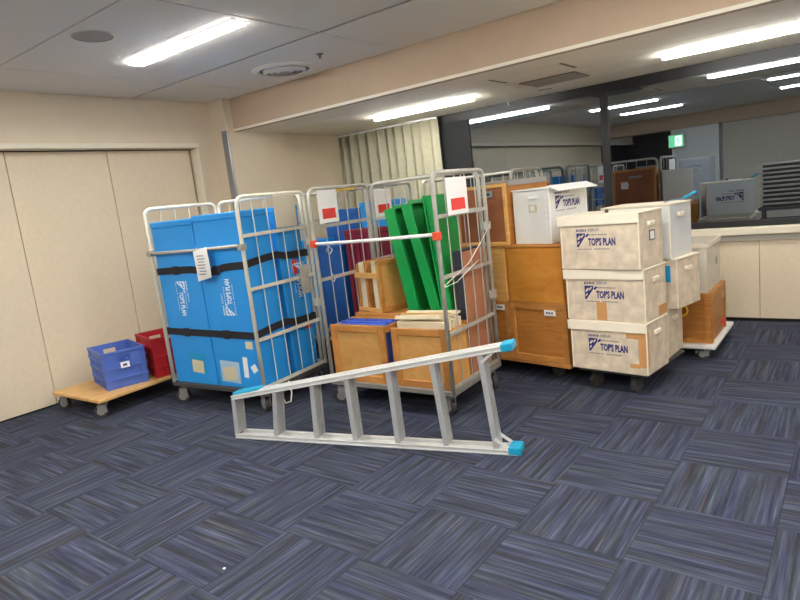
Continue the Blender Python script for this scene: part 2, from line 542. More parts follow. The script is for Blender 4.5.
for a, b in ((-0.455, -0.375), (1.65, 1.73), (3.75, 3.83), (5.9, 6.0), (-4.144, -4.05)):
    MB().box(a, b, YG, YG + 0.1, 0.975, ZS - 0.10).build('mullion', 'frame_black', win)
for a, b in ((-4.05, -2.46), (-2.05, -0.455), (-0.375, 1.65), (1.73, 3.75), (3.83, 5.9)):
    MB().box(a, b, YG + 0.016, YG + 0.024, 0.975, ZS - 0.10).build('window_pane', 'night_glass', win)

# remaining shell behind the camera (seen mirrored in the glass)
struct(MB().box(XR, XR + .15, YBACK, 4.6, 0, ZC + .011).build('wall_right', 'wall_cream'), 'cream side wall', 'wall')
struct(MB().box(-4.6, XR, YBACK - .15, YBACK, 0, ZC + .011).build('wall_back', 'corridor_dark'), 'dark end wall of the corridor', 'wall')
struct(MB().box(XH + .001, XR, YB2 - 0.6, YB2, ZS, ZC + 0.011).build('ceiling_beam', 'beam_paint'), 'beige beam across the back of the room', 'beam')
struct(MB().box(-1.12, XR, YB2 - 0.5, YB2 - 0.12, 0, ZS - .001).build('wall_rear', 'back_wall'), 'mottled beige rear wall under the beam', 'wall')
struct(MB().box(-2.33, -1.2, YB2 - 0.56, YB2 - 0.05, 0, ZS - .001).build('column', 'column_white'), 'white square column under the rear beam', 'column')

# curtain
cur = thing('curtain', 'pale green pleated curtain drawn to the window corner', 'curtain', (-3.28, YG - 0.10, 0))
mb = MB()
nx = 150
prev = None
for k in range(nx + 1):
    t = k / nx
    x = -0.80 + 1.64 * t
    ph = t * 11 * 2 * math.pi + 1.1 * math.sin(t * 9)
    amp = 0.050 + 0.014 * math.sin(t * 23)
    col = []
    for q in range(5):
        z = 0.35 + (ZS - 0.03 - 0.35) * q / 4
        s_ = 1.0 - 0.15 * (q / 4)
        col.append(mb.bm.verts.new((x + 0.010 * math.sin(ph * 2) + (0.03 * (1 - q / 4) if k == nx else 0), amp * s_ * math.sin(ph) + 0.008 * math.sin(ph * 0.37), z)))
    if prev:
        for q in range(4): mb.bm.faces.new((prev[q], col[q], col[q + 1], prev[q + 1]))
    prev = col
cl = mb.build('pleated_cloth', 'curtain', cur, True)
sm = cl.modifiers.new('thickness', 'SOLIDIFY'); sm.thickness = 0.003
MB().box(-0.82, 0.84, -0.012, 0.012, ZS - 0.03, ZS - 0.005).build('curtain_rail', 'lamp_white', cur)

# ------------------------------------------------------------------ ceiling fittings
def ceiling_light(x0, y, z, wid, label, group, L=1.27, dr=0.026):
    t = thing('ceiling_light', label, 'ceiling light', (x0 + L / 2, y, z), 0, group)
    h = L / 2
    for a, b, c, d in ((-h - .006, h + .006, -wid / 2 - .006, -wid / 2), (-h - .006, h + .006, wid / 2, wid / 2 + .006), (-h - .006, -h, -wid / 2, wid / 2), (h, h + .006, -wid / 2, wid / 2)):
        MB().box(a, b, c, d, -0.008, 0.0).build('rim', 'lamp_white', t)
    MB().box(-h, h, -wid / 2, wid / 2, -dr, -0.002, 0.003).build('tube_diffuser', 'tube_light', t)
    return t
grp = 'strip lights of the room'
ceiling_light(-2.86, 0.61, ZC, 0.12, 'wide glowing strip light recessed in the white ceiling near the round speaker', grp, 1.29, 0.018)
ceiling_light(-2.73, 3.44, ZS, 0.045, 'slim glowing strip light in the soffit beside the curtain', grp, 1.30, 0.042)
ceiling_light(0.41, 3.44, ZS, 0.045, 'slim glowing strip light in the soffit at the right above the window', grp, 1.30, 0.042)
ceiling_light(3.6, 3.44, ZS, 0.045, 'slim strip light in the soffit beyond the right edge of view', grp, 1.30, 0.042)
ceiling_light(0.40, 0.60, ZC, 0.17, 'strip light in the ceiling straight over the open floor', grp, 1.36)
ceiling_light(3.6, 0.60, ZC, 0.17, 'strip light in the ceiling over the right part of the room', grp, 1.36)
for y, row in ((-1.62, 'upper'), (-3.62, 'lower')):
    for x, side in ((-2.65, 'beside the mullion'), (0.45, 'at the right end of the glass'), (3.6, 'beyond the right edge of view')):
        ceiling_light(x, y, ZC, 0.17, 'strip light mirrored in the window, %s of two, %s' % (row, side), grp)
for x, side in ((-2.6, 'left of the exit sign'), (-0.6, 'right of the exit sign')):
    ceiling_light(x, -8.3, ZC, 0.1, 'distant corridor strip light mirrored below the beam, %s' % side, grp)

sp = thing('ceiling_speaker', 'round beige speaker grille in the ceiling beside the strip light', 'speaker', (-2.32, 0.0, ZC))
MB().lathe([(0.135, 0.0), (0.135, -0.004), (0.12, -0.009), (0.118, -0.004)]).build('speaker_rim', 'vent_grey', sp)
MB().lathe([(0.117, 0.0), (0.117, -0.006), (0.06, -0.010), (0.01, -0.011)]).build('speaker_grille', 'speaker_mesh', sp)
df = thing('air_diffuser', 'round concentric white air diffuser in the ceiling near the beam', 'vent', (-2.52, 1.90, ZC))
MB().lathe([(0.30, 0.0), (0.30, -0.006), (0.25, -0.02), (0.235, -0.012), (0.235, 0.0)]).build('outer_ring', 'ceiling_white', df)
MB().lathe([(0.235, -0.001), (0.235, -0.003)]).build('diffuser_throat', 'vent_dark', df)
for r0 in (0.20, 0.145, 0.09):
    MB().lathe([(r0, -0.004), (r0, -0.018), (r0 - 0.03, -0.030), (r0 - 0.035, -0.028), (r0 - 0.012, -0.004)]).build('cone_ring', 'ceiling_white', df)
MB().lathe([(0.045, -0.004), (0.05, -0.034), (0.02, -0.036)]).build('centre_cap', 'vent_grey', df)
sd = thing('sprinkler', 'tiny sprinkler head on the ceiling near the round diffuser', 'sprinkler', (-1.95, 1.78, ZC))
MB().lathe([(0.03, 0), (0.03, -0.006), (0.012, -0.012), (0.008, -0.03), (0.018, -0.034)], n=12).build('sprinkler_head', 'vent_dark', sd)

# ------------------------------------------------------------------ casters, roll cages
def caster(parent, x, y, ztop, r=0.06, wheel='rubber', ang=0.0, cm='caster_grey'):
    M = Matrix.Translation((x, y, 0)) @ Matrix.Rotation(ang, 4, 'Z')
    f = MB()
    f.box(-0.045, 0.045, -0.045, 0.045, ztop - 0.008, ztop, M=M)
    f.cyl(M @ Vector((0, 0, ztop - .03)), M @ Vector((0, 0, ztop - .008)), 0.026, 10)
    for s_ in (-1, 1):
        f.box(-0.052, 0.018, s_ * 0.024 - 0.003, s_ * 0.024 + 0.003, r - 0.012, ztop - 0.028, M=M)
    f.box(-0.04, 0.028, -0.027, 0.027, ztop - 0.036, ztop - 0.028, M=M)
    f.box(-0.085, -0.05, -0.015, 0.015, r + 0.01, r + 0.022, M=M)
    c = f.build('caster', cm, parent)
    wm = MB()
    p = M @ Vector((-0.03, 0, r))
    ax = M.to_3x3() @ Vector((0, 1, 0))
    wm.cyl(p - ax * 0.018, p + ax * 0.018, r, 18)
    wo = wm.build('wheel', wheel, c)
    h = MB()
    h.cyl(p - ax * 0.0205, p + ax * 0.0205, r * 0.62, 14)
    h.build('wheel_hub', cm, c)
    return c

def panel(parent, name, p0, p1, mat, zb=0.2, zt=1.7, nb=4, cross=(0.6, 1.0, 1.41), r=0.0155, top_bar=False):
    p0, p1 = Vector(p0), Vector(p1)
    d = p1 - p0
    path = arc_frame(p0 + Vector((0, 0, zb)), p0 + Vector((0, 0, zt)), p1 + Vector((0, 0, zt)), p1 + Vector((0, 0, zb)), 0.075)
    o = MB().tube(path, r, 10).build(name, mat, parent, True)
    for z in tuple(cross) + (zb + 0.02,):
        MB().beam(p0 + Vector((0, 0, z)), p1 + Vector((0, 0, z)), 0.012, 0.026).build('crossbar', mat, o)
    for k in range(nb):
        q = p0 + d * ((k + 1) / (nb + 1))
        MB().cyl(q + Vector((0, 0, zb + 0.02)), q + Vector((0, 0, zt - 0.005)), 0.0042, 6).build('bar', mat, o)
    return o

def cage(label, loc, rz, wd, dp, mat, front_z=None, front_mat=None, clip=False, nb=4, group='roll cages', tray='cage_tray', frame=None, angs=(0.5, -0.4, 2.6, 1.2)):
    t = thing('roll_cage', label, 'roll cage', loc, rz, group)
    b = MB()
    for a, c, e, f in ((0, wd, 0, 0), (0, wd, dp, dp), (0, 0, 0, dp), (wd, wd, 0, dp)):
        b.beam((a, e, 0.185), (c, f, 0.185), 0.035, 0.03) if (a, e) != (c, f) else None
    b.build('base_frame', frame or mat, t)
    MB().box(0.02, wd - .02, 0.02, dp - .02, 0.172, 0.196).build('tray', tray, t)
    for (x, y), a in zip(((0.06, 0.06), (wd - .06, 0.06), (wd - .06, dp - .06), (0.06, dp - .06)), angs):
        caster(t, x, y, 0.171, 0.06, 'rubber', a)
    L = panel(t, 'side_panel', (0, 0, 0), (0, dp, 0), mat, nb=nb)
    Rr = panel(t, 'side_panel', (wd, 0, 0), (wd, dp, 0), mat, nb=nb)
    B = panel(t, 'back_panel', (0.045, dp, 0), (wd - .045, dp, 0), mat, nb=nb + 2)
    for sx in (0, wd):
        for z in (0.75, 1.28):
            MB().box(sx - .02, sx + .02, dp - 0.025, dp + 0.025, z - .03, z + .03).build('hinge', mat, t)
    if front_z:
        o = MB().tube([(0, -0.012, front_z), (wd * .5, -0.02, front_z + 0.002), (wd, -0.012, front_z + .012)], 0.0125, 8).build('front_bar', front_mat, t, True)
        if clip:
            for sx in (0, wd):
                MB().box(sx - .022, sx + .022, -0.036, 0.020, front_z - .026, front_z + .028, 0.004).build('bar_clip', 'orange_clip', o)
        else:
            for sx in (0, wd):
                MB().box(sx - .022, sx + .022, -0.032, 0.02, front_z - .022, front_z + .024).build('bar_clip', 'caster_grey', o)
    return t

def sign_plate(cg, x, y0, y1, z0, z1, face=1, mat='paper', red=True):
    # plate on a side panel: lies in the y-z plane at x, facing +x (face=1) or -x
    s_ = face
    o = MB().box(x - 0.004, x + 0.004, y0, y1, z0, z1, 0.003).build('sign_plate', mat, cg)
    if red:
        dy = (y1 - y0)
        for f in (-1, 1):
            MB().box(x + f * 0.004, x + f * 0.0055, y0 + dy * .16, y1 - dy * .16, z0 + (z1 - z0) * .13, z0 + (z1 - z0) * .44).build('red_field', 'red_print', o)
    return o

# --- blue cage
AL, AR = (-3.014, 0.546, 0), 0.089
A = cage('cream roll cage packed with tall blue cases', AL, AR, 1.087, 0.769, 'cage_cream', 1.33, 'cage_zinc', frame='cage_tray')
sign_plate(A, 1.087 + 0.022, 0.37, 0.62, 1.43, 1.69, 1, 'paper_beige', False)
MB().box(1.115, 1.122, 0.56, 0.66, 0.86, 1.10, 0.002).build('steel_plate', 'cage_zinc', A)
MA = Matrix.Translation(AL) @ Matrix.Rotation(AR, 4, 'Z')

def blue_case(x0, x1, y0, y1, z0, z1, label, M, mat='blue_board', logo=0):
    c = M @ Vector(((x0 + x1) / 2, (y0 + y1) / 2, z0))
    rz = M.to_euler().z
    t = thing('blue_case', label, 'case', c, rz, 'blue corrugated plastic cases')
    hx, hy, h = (x1 - x0) / 2, (y1 - y0) / 2, z1 - z0
    MB().box(-hx, hx, -hy, hy, 0, h - 0.05, 0.006).build('case_body', mat, t)
    MB().box(-hx - .003, hx + .003, -hy - .003, hy + .003, h - 0.05, h, 0.006).build('case_lid', mat, t)
    if logo:
        if logo > 0:      # reads downward
            Mx = Matrix.Translation((-0.075, -hy - 0.0012, 0.885)) @ Matrix.Rotation(R(90), 4, 'Y')
        else:
            Mx = Matrix.Translation((0.10, -hy - 0.0012, 0.600)) @ Matrix.Rotation(R(-90), 4, 'Y')
        put_print(t, Mx, PRINT_WHITE)
    return t
ca = blue_case(0.02, 0.535, 0.02, 0.34, 0.197, 1.585, 'tall blue case at the front left of the cream cage, logo reading downward', MA, logo=1)
cb = blue_case(0.545, 1.055, 0.02, 0.34, 0.197, 1.60, 'tall blue case at the front right of the cream cage, logo reading upward', MA, logo=-1)
cc = blue_case(0.07, 0.53, 0.42, 0.745, 0.197, 1.56, 'tall blue case at the back left inside the cream cage', MA)
cdx = blue_case(0.56, 1.03, 0.44, 0.735, 0.197, 1.60, 'tall blue case at the back right inside the cream cage', MA)
# stickers on the front cases
def sticker(parent, x0, x1, z0, z1, y, mat, name='sticker', rot=0.0):
    cx, cz = (x0 + x1) / 2, (z0 + z1) / 2
    o = MB().box(x0 - cx, x1 - cx, 0, 0.0012, z0 - cz, z1 - cz).build(name, mat, parent)
    o.matrix_local = Matrix.Translation((cx, y, cz)) @ Matrix.Rotation(rot, 4, 'Y')
    return o
hyc = -0.16 - 0.0012
st = sticker(ca, -0.04, 0.15, 0.10, 0.27, hyc, 'tape_blue', 'tape_patch', 0.05)
sticker(ca, -0.02, 0.12, 0.10, 0.21, hyc - .001, 'kraft_light', 'torn_label', 0.08)
sticker(cb, -0.20, 0.02, 0.04, 0.22, hyc, 'plastic_clear_film', 'document_pouch', 0.05)
sticker(cb, -0.17, -0.02, 0.06, 0.17, hyc - .001, 'kraft_light', 'torn_label', -0.1)
sticker(cb, 0.13, 0.21, 0.33, 0.39, hyc, 'kraft_light', 'label', 0.03)
sticker(cb, 0.07, 0.12, 0.09, 0.26, hyc, 'paper', 'torn_label', 0.05)
sticker(cb, 0.16, 0.22, 0.14, 0.20, hyc, 'paper', 'torn_label', -0.5)
# labels and logo on the right flank of the rear case
for (y0, y1, z0, z1, mt, nm) in ((-0.02, 0.045, 0.83, 0.95, 'red_print', 'label'), (0.05, 0.11, 0.34, 0.44, 'orange_clip', 'label')):
    MB().box(0.236, 0.2375, y0, y1, z0, z1).build(nm, mt, cdx)
put_print(cdx, Matrix.Translation((0.2395, -0.03, 0.92)) @ Matrix.Rotation(R(90), 4, 'Z') @ Matrix.Rotation(R(90), 4, 'Y'), PRINT_WHITE)

def strap(label, M, x0, x1, y0, y1, z, sag, h=0.058):
    t = thing('strap', label, 'strap', M @ Vector(((x0 + x1) / 2, y0, z)), M.to_euler().z, 'black webbing straps')
    cx = (x0 + x1) / 2
    mb = MB()
    pts = []
    N = 14
    for k in range(N + 1):
        u = k / N
        x = x0 + (x1 - x0) * u
        pts.append((x, y0, sag(u)))
    for k in range(1, 9):
        u = k / 8
        pts.append((x1, y0 + (y1 - y0) * u, sag(1.0) + 0.05 * math.sin(u * 3.0) * (0.6 if u < .6 else .2)))
    for k in range(1, 7): pts.append((x1 + (x0 - x1) * k / 6, y1, sag(1.0)))
    for k in range(1, 6): pts.append((x0, y1 + (y0 - y1) * k / 6, sag(0.0)))
    n = len(pts)
    cen = Vector((cx, (y0 + y1) / 2, 0))
    ro, ri = [], []
    for (x, y, dz) in pts:
        out = Vector((x, y, 0)) - cen
        out = Vector((math.copysign(1, out.x) if abs(x - x0) < 1e-6 or abs(x - x1) < 1e-6 else 0, math.copysign(1, out.y) if abs(y - y0) < 1e-6 or abs(y - y1) < 1e-6 else 0, 0))
        p = Vector((x - cx, y - y0, dz))
        ro.append([mb.bm.verts.new(p + out * 0.004 + Vector((0, 0, s_ * h / 2))) for s_ in (-1, 1)])
        ri.append([mb.bm.verts.new(p + out * 0.0012 + Vector((0, 0, s_ * h / 2))) for s_ in (-1, 1)])
    for k in range(n):
        j = (k + 1) % n
        mb.bm.faces.new((ro[k][0], ro[j][0], ro[j][1], ro[k][1]))
        mb.bm.faces.new((ri[k][0], ri[k][1], ri[j][1], ri[j][0]))
        mb.bm.faces.new((ro[k][1], ro[j][1], ri[j][1], ri[k][1]))
        mb.bm.faces.new((ro[k][0], ri[k][0], ri[j][0], ro[j][0]))
    mb.build('webbing', 'strap_black', t)
    for bx in (0.24, 0.7):
        MB().box(x0 + (x1 - x0) * bx - cx - .035, x0 + (x1 - x0) * bx - cx + .035, -0.012, -0.004, sag(bx) - h * .62, sag(bx) + h * .62, 0.003).build('buckle', 'strap_black', t)
    return t
strap('upper black strap around the blue cases, sagging below the paper', MA, 0.017, 1.058, 0.017, 0.748, 1.17, lambda u: 0.0 - 0.035 * math.exp(-((u - .62) / .12) ** 2) + 0.02 * u)
strap('lower black strap around the blue cases', MA, 0.017, 1.058, 0.017, 0.748, 0.645, lambda u: 0.01 - 0.02 * u + 0.0 * u)

# paper hung on the front bar
pp = thing('paper_sheet', 'white printed paper sheet hung over the front bar of the blue cage', 'paper', MA @ Vector((0.655, -0.042, 1.09)), AR)
mb = MB()
for k in range(6):
    pass
rows = []
for k in range(7):
    u = k / 6
    rows.append([mb.bm.verts.new((sx * 0.08 + 0.035 * math.sin(u * 2.2) - 0.02 * u, -0.012 * math.sin(u * 3), 0.25 - 0.24 * u + 0.015 * sx)) for sx in (-1, 1)])
for a, b in zip(rows, rows[1:]): mb.bm.faces.new((a[0], a[1], b[1], b[0]))
o = mb.build('sheet', 'paper', pp)
md = o.modifiers.new('t', 'SOLIDIFY'); md.thickness = 0.0015
mb = MB()
for k in range(7):
    z = 0.20 - 0.024 * k
    mb.box(-0.03 + 0.006 * (k % 3), 0.05 + 0.01 * (k % 2), -0.017, -0.0160, z - 0.004, z + 0.002)
mb.build('printed_lines', 'ink_grey', pp)

# --- cage with the wooden crates
BL, BR = (-1.574, 1.041, 0), 0.044
B = cage('zinc roll cage holding wooden crates and green trays', BL, BR, 1.10, 0.739, 'cage_zinc', 1.285, 'white_paint', True, nb=4, frame='zinc_dark')
MBm = Matrix.Translation(BL) @ Matrix.Rotation(BR, 4, 'Z')
sign_plate(B, 0.0 + 0.022, 0.07, 0.30, 1.43, 1.685, 1)
sign_plate(B, 1.10 + 0.022, 0.13, 0.42, 1.405, 1.66, 1)
for z in (1.0, 1.22):
    MB().tube([(0.018, 0.10, z), (0.03, 0.13, z - .03), (0.03, 0.16, z), (0.018, 0.14, z + .03)], 0.005, 6, True).build('latch_ring', 'cage_zinc', B)

def place(name, label, cat, M, x, y, z, rz=0.0, group=None):
    return thing(name, label, cat, M @ Vector((x, y, z)), M.to_euler().z + rz, group)

def framed(parent, name, x0, x1, z0, z1, y0, y1, fw_=0.055, fmat='ply_frame', pmat='ply_panel', bev=0.004):
    """framed board in x-z plane: thick frame rails with a thinner recessed panel"""
    p = MB().box(x0 + fw_ * .9, x1 - fw_ * .9, y0 + 0.014, y1 - 0.002, z0 + fw_ * .9, z1 - fw_ * .9).build(name, pmat, parent)
    for a, b, c, d in ((x0, x0 + fw_, z0, z1), (x1 - fw_, x1, z0, z1), (x0 + fw_, x1 - fw_, z0, z0 + fw_), (x0 + fw_, x1 - fw_, z1 - fw_, z1)):
        MB().box(a, b, y0, y1, c, d, bev).build('frame_rail', fmat, p)
    return p

# crate one, with blue binders inside
t = place('wooden_crate', 'open wooden crate with blue binders at the front left of the zinc cage', 'crate', MBm, 0.022, 0.02, 0.197, 0, 'wooden crates in the zinc cage')
framed(t, 'front_board', 0, 0.52, 0.0, 0.45, 0, 0.025)
MB().box(0, 0.52, 0.265, 0.29, 0.0, 0.45, 0.003).build('back_board', 'ply_frame', t)
MB().box(0.005, 0.515, 0.025, 0.265, 0.0, 0.018).build('bottom_board', 'ply_panel', t)
for x in (0.0, 0.50):
    for z in (0.02, 0.39):
        MB().box(x, x + .02, 0.025, 0.265, z, z + .05, 0.003).build('end_rail', 'ply_frame', t)
binders = []
for k in range(5):
    y = 0.045 + k * 0.043
    q = place('blue_binder', 'blue speckled binder standing in the left crate, %s from the front' % ('first second third fourth fifth'.split()[k]), 'binder', MBm, 0.052, 0.02 + y, 0.197 + 0.019, 0, 'blue binders in the crate')
    MB().box(0, 0.455, 0, 0.036, 0, 0.415 + 0.01 * (k % 2), 0.004).build('binder_cover', 'binder_blue', q)
    MB().box(0.01, 0.45, 0.006, 0.030, 0.415, 0.427 + 0.01 * (k % 2)).build('binder_pages', 'binder_blue', q)
# crate two, with cream frames on top
t = place('wooden_crate', 'wooden crate with framed front at the right of the zinc cage, cream frames on top', 'crate', MBm, 0.605, 0.02, 0.197, 0, 'wooden crates in the zinc cage')
framed(t, 'front_board', 0, 0.47, 0.0, 0.44, 0, 0.025)
MB().box(0, 0.47, 0.285, 0.31, 0.0, 0.44, 0.003).build('back_board', 'ply_frame', t)
MB().box(0.005, 0.465, 0.025, 0.285, 0.0, 0.018).build('bottom_board', 'ply_panel', t)
for x in (0.0, 0.452):
    MB().box(x, x + .018, 0.025, 0.285, 0.0, 0.42, 0.003).build('end_board', 'ply_panel', t)
names = 'front second third fourth rear'.split()
for k in range(5):
    y = 0.055 + k * 0.048
    q = place('cream_board', 'cream wooden board on edge in the right crate, %s of five' % names[k], 'board', MBm, 0.632, 0.02 + y, 0.197 + 0.019, 0, 'cream boards in the crate')
    MB().box(0, 0.415, 0, 0.032, 0, 0.435 + 0.018 * (k % 2) + (0.01 if k == 0 else 0), 0.003).build('board_core', 'cream_wood', q)
    MB().box(0.0, 0.415, -0.001, 0.033, 0.436 + 0.018 * (k % 2), 0.448 + 0.018 * (k % 2) + 0.01, 0.002).build('edge_strip', 'cream_wood', q)
# loose cream sticks lying on top
for k, (x, y, L) in enumerate(((0.635, 0.075, 0.36), (0.625, 0.165, 0.40), (0.62, 0.255, 0.42))):
    q = place('cream_stick', ['flat cream stick lying on the right crate, nearest the crate front', 'flat cream stick lying across the middle of the right crate', 'flat cream stick lying on the right crate, closest to the green trays'][k], 'stick', MBm, x, y, 0.197 + 0.4965, 0.10, 'loose cream sticks')
    MB().box(0, L, -0.028, 0.028, 0.0, 0.016, 0.003).build('stick_slat', 'cream_wood', q)
    MB().box(0, L, -0.026, 0.0, 0.016, 0.024, 0.002).build('stick_strip', 'ply_light' if k == 1 else 'cream_wood', q)
# a plain support crate under the upper crate
t = place('wooden_crate', 'low brown crate behind the binder crate, carrying the upper crate', 'crate', MBm, 0.04, 0.335, 0.197, 0, 'wooden crates in the zinc cage')
MB().box(0, 0.46, 0, 0.38, 0, 0.44, 0.005).build('crate_body', 'ply_frame', t)
MB().box(-0.004, 0.464, -0.004, 0.384, 0.44, 0.475, 0.004).build('crate_lid', 'ply_frame', t)
# upper crate
t = place('wooden_crate', 'upper wooden crate with cream dividers standing above the binder crate', 'crate', MBm, 0.025, 0.425, 0.673, R(-17), 'wooden crates in the zinc cage')
H = 0.42
p = MB().box(0.275, 0.30, 0.0, 0.28, 0.0, H, 0.006, None, 2).build('side_board', 'ply_panel', t)
for a, b, c, d in ((0, .04, 0, H), (.24, .28, 0, H), (.04, .24, 0, .04), (.04, .24, H - .04, H)):
    MB().box(0.30, 0.308, a, b, c, d, 0.003).build('frame_rail', 'ply_frame', p)
MB().box(0.10, 0.125, 0.01, 0.28, 0.0, H - .005, 0.004).build('inner_board', 'ply_frame', t)
MB().box(0.012, 0.095, 0.02, 0.28, 0.02, H - .02, 0.003).build('cream_divider', 'cream_wood', t)
MB().box(0.205, 0.272, 0.01, 0.28, 0.02, H - .01, 0.003).build('cream_divider', 'cream_wood', t)
MB().box(0.0, 0.012, 0.0, 0.28, 0.0, H - .03, 0.003).build('side_board', 'ply_frame', t)
MB().box(0.0, 0.275, 0.0, 0.28, 0.0, 0.02).build('bottom_board', 'ply_panel', t)
MB().box(-0.012, 0.29, -0.014, 0.0, H * .66, H * .66 + .045, 0.003).build('end_band', 'ply_light', t)
MB().box(-0.002, 0.29, -0.010, 0.0, 0.0, 0.035, 0.003).build('end_band', 'ply_light', t)

# support crate and green trays leaning on edge in the back of the cage
t = place('wooden_crate', 'brown crate hidden behind the right crate, under the green trays', 'crate', MBm, 0.53, 0.36, 0.197, 0, 'wooden crates in the zinc cage')
MB().box(0, 0.42, 0, 0.34, 0, 0.44, 0.005).build('crate_body', 'ply_frame', t)
MB().box(-0.002, 0.422, -0.002, 0.342, 0.44, 0.46, 0.004).build('crate_lid', 'ply_panel', t)
def green_tray(label, x, y, z, lean, wd, h, dp, turn=90):
    t = thing('green_tray', label, 'tray', MBm @ Vector((x, y, z)), 0, 'green plastic trays')
    t.rotation_euler = (MBm.to_3x3() @ Matrix.Rotation(lean, 3, 'Y') @ Matrix.Rotation(R(turn), 3, 'Z')).to_euler()
    MB().box(0.012, wd - .012, dp - 0.010, dp, 0.012, h - .012).build('tray_bottom', 'green_plastic', t)
    for a, b, c, d in ((0, 0.012, 0, h), (wd - .012, wd, 0, h), (0.012, wd - .012, 0, 0.012), (0.012, wd - .012, h - .012, h)):
        MB().box(a, b, 0.004, dp, c, d, 0.003).build('tray_wall', 'green_plastic', t)
    for a, b, c, d in ((-0.018, 0.012, 0, h + .016), (wd - .012, wd + .018, 0, h + .016), (0.012, wd - .012, 0, 0.014), (0.012, wd - .012, h - .014, h + .016)):
        MB().box(a, b, -0.006, 0.004, c, d, 0.002).build('rim', 'green_plastic', t)
    for k in (1, 2):
        zz = h * k / 3
        MB().box(0.012, wd - .012, dp - .022, dp - .010, zz - .006, zz + .006).build('rib', 'green_plastic', t)
    return t
green_tray('leftmost green plastic tray leaning left on edge behind the wooden crates', 0.64, 0.385, 0.675, R(-9.5), 0.315, 0.83, 0.10)
green_tray('middle green plastic tray leaning left on edge between the other two trays', 0.835, 0.385, 0.677, R(-12), 0.315, 0.86, 0.09)
green_tray('rightmost green tray on edge, its smooth back towards the brown cases', 0.855, 0.70, 0.672, R(-5), 0.31, 0.87, 0.07, -90)
# flat brown panel case at the right side of the cage
t = place('flat_case', 'flat brown panel case with navy edge standing in the zinc cage', 'case', MBm, 0.985, 0.37, 0.197, 0.0)
MB().box(0, 0.075, 0, 0.014, 0, 0.93, 0.002).build('navy_edge', 'navy_edge', t)
MB().box(0.0, 0.075, 0.014, 0.34, 0, 0.93, 0.004).build('panel_body', 'brown_card', t)
MB().box(0.002, 0.073, 0.014, 0.33, 0.93, 0.94, 0.002).build('top_edge', 'navy_edge', t)

# cord tied across the right side of the cage
t = place('white_cord', 'white cord tied slantwise across the right side of the zinc cage', 'cord', MBm, 1.124, 0.0, 0.95)
MB().tube([(0.0, -0.018, 0.0), (0.004, 0.12, 0.04), (0.004, 0.34, 0.10), (0.004, 0.55, 0.22), (0.0, 0.745, 0.34)], 0.0026, 6).build('cord_run', 'cord_white', t)
MB().tube([(0.0, -0.015, -0.01), (0.006, 0.15, 0.0), (0.006, 0.38, 0.07), (0.003, 0.5, 0.10)], 0.0026, 6).build('cord_run', 'cord_white', t)
t = place('white_cord', 'white cord loop hanging under the right side of the cream cage', 'cord', MA, 1.13, 0.18, 0.05)
MB().tube([(0, -0.05, 0.16), (0.01, -0.055, 0.06), (0.012, -0.03, 0.0), (0.012, 0.03, -0.005), (0.01, 0.055, 0.06), (0, 0.05, 0.16)], 0.006, 8).build('cord_loop', 'cord_white', t, True)

# --- cages behind
CL = (-3.05, 2.2, 0)
Cc = cage('zinc roll cage with blue boxes standing behind the crate cage', CL, 0.0, 1.07, 0.74, 'cage_zinc')
sign_plate(Cc, 1.07 + .02, 0.10, 0.36, 1.40, 1.66, 1)
MC = Matrix.Translation(CL)
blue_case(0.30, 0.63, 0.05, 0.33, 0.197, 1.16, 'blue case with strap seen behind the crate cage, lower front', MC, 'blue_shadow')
blue_case(0.02, 0.29, 0.05, 0.33, 0.197, 1.22, 'blue case behind the cream cage, at the left of the rear cage', MC, 'blue_board')
blue_case(0.62, 1.02, 0.42, 0.70, 0.197, 1.55, 'tall blue case at the back of the rear cage', MC, 'blue_board')
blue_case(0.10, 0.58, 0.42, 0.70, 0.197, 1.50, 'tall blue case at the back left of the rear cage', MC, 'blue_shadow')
t = place('maroon_box', 'maroon ribbed plastic box standing in the rear cage', 'box', MC, 0.68, 0.06, 0.197)
MB().box(0, 0.36, 0, 0.28, 0, 1.05, 0.008).build('box_body', 'maroon', t)
MB().box(-0.006, 0.366, -0.006, 0.286, 1.05, 1.10, 0.006).build('box_lid', 'maroon', t)
for k in range(5):
    MB().box(0.04 + k * .065, 0.06 + k * .065, -0.012, 0.0, 0.05, 1.02).build('rib', 'maroon', t)
DL = (-2.08, 3.3, 0)
Dd = cage('zinc roll cage at the very back in front of the curtain', DL, 0.0, 1.07, 0.74, 'cage_zinc')
MD = Matrix.Translation(DL)
t = place('grey_box', 'grey blue stacking box in the cage before the curtain', 'box', MD, 0.06, 0.06, 0.197)
MB().box(0, 0.40, 0, 0.5, 0, 1.08, 0.01).build('box_body', 'grey_blue', t)
MB().box(-0.008, 0.408, -0.008, 0.508, 1.08, 1.12, 0.008).build('box_lid', 'grey_blue', t)

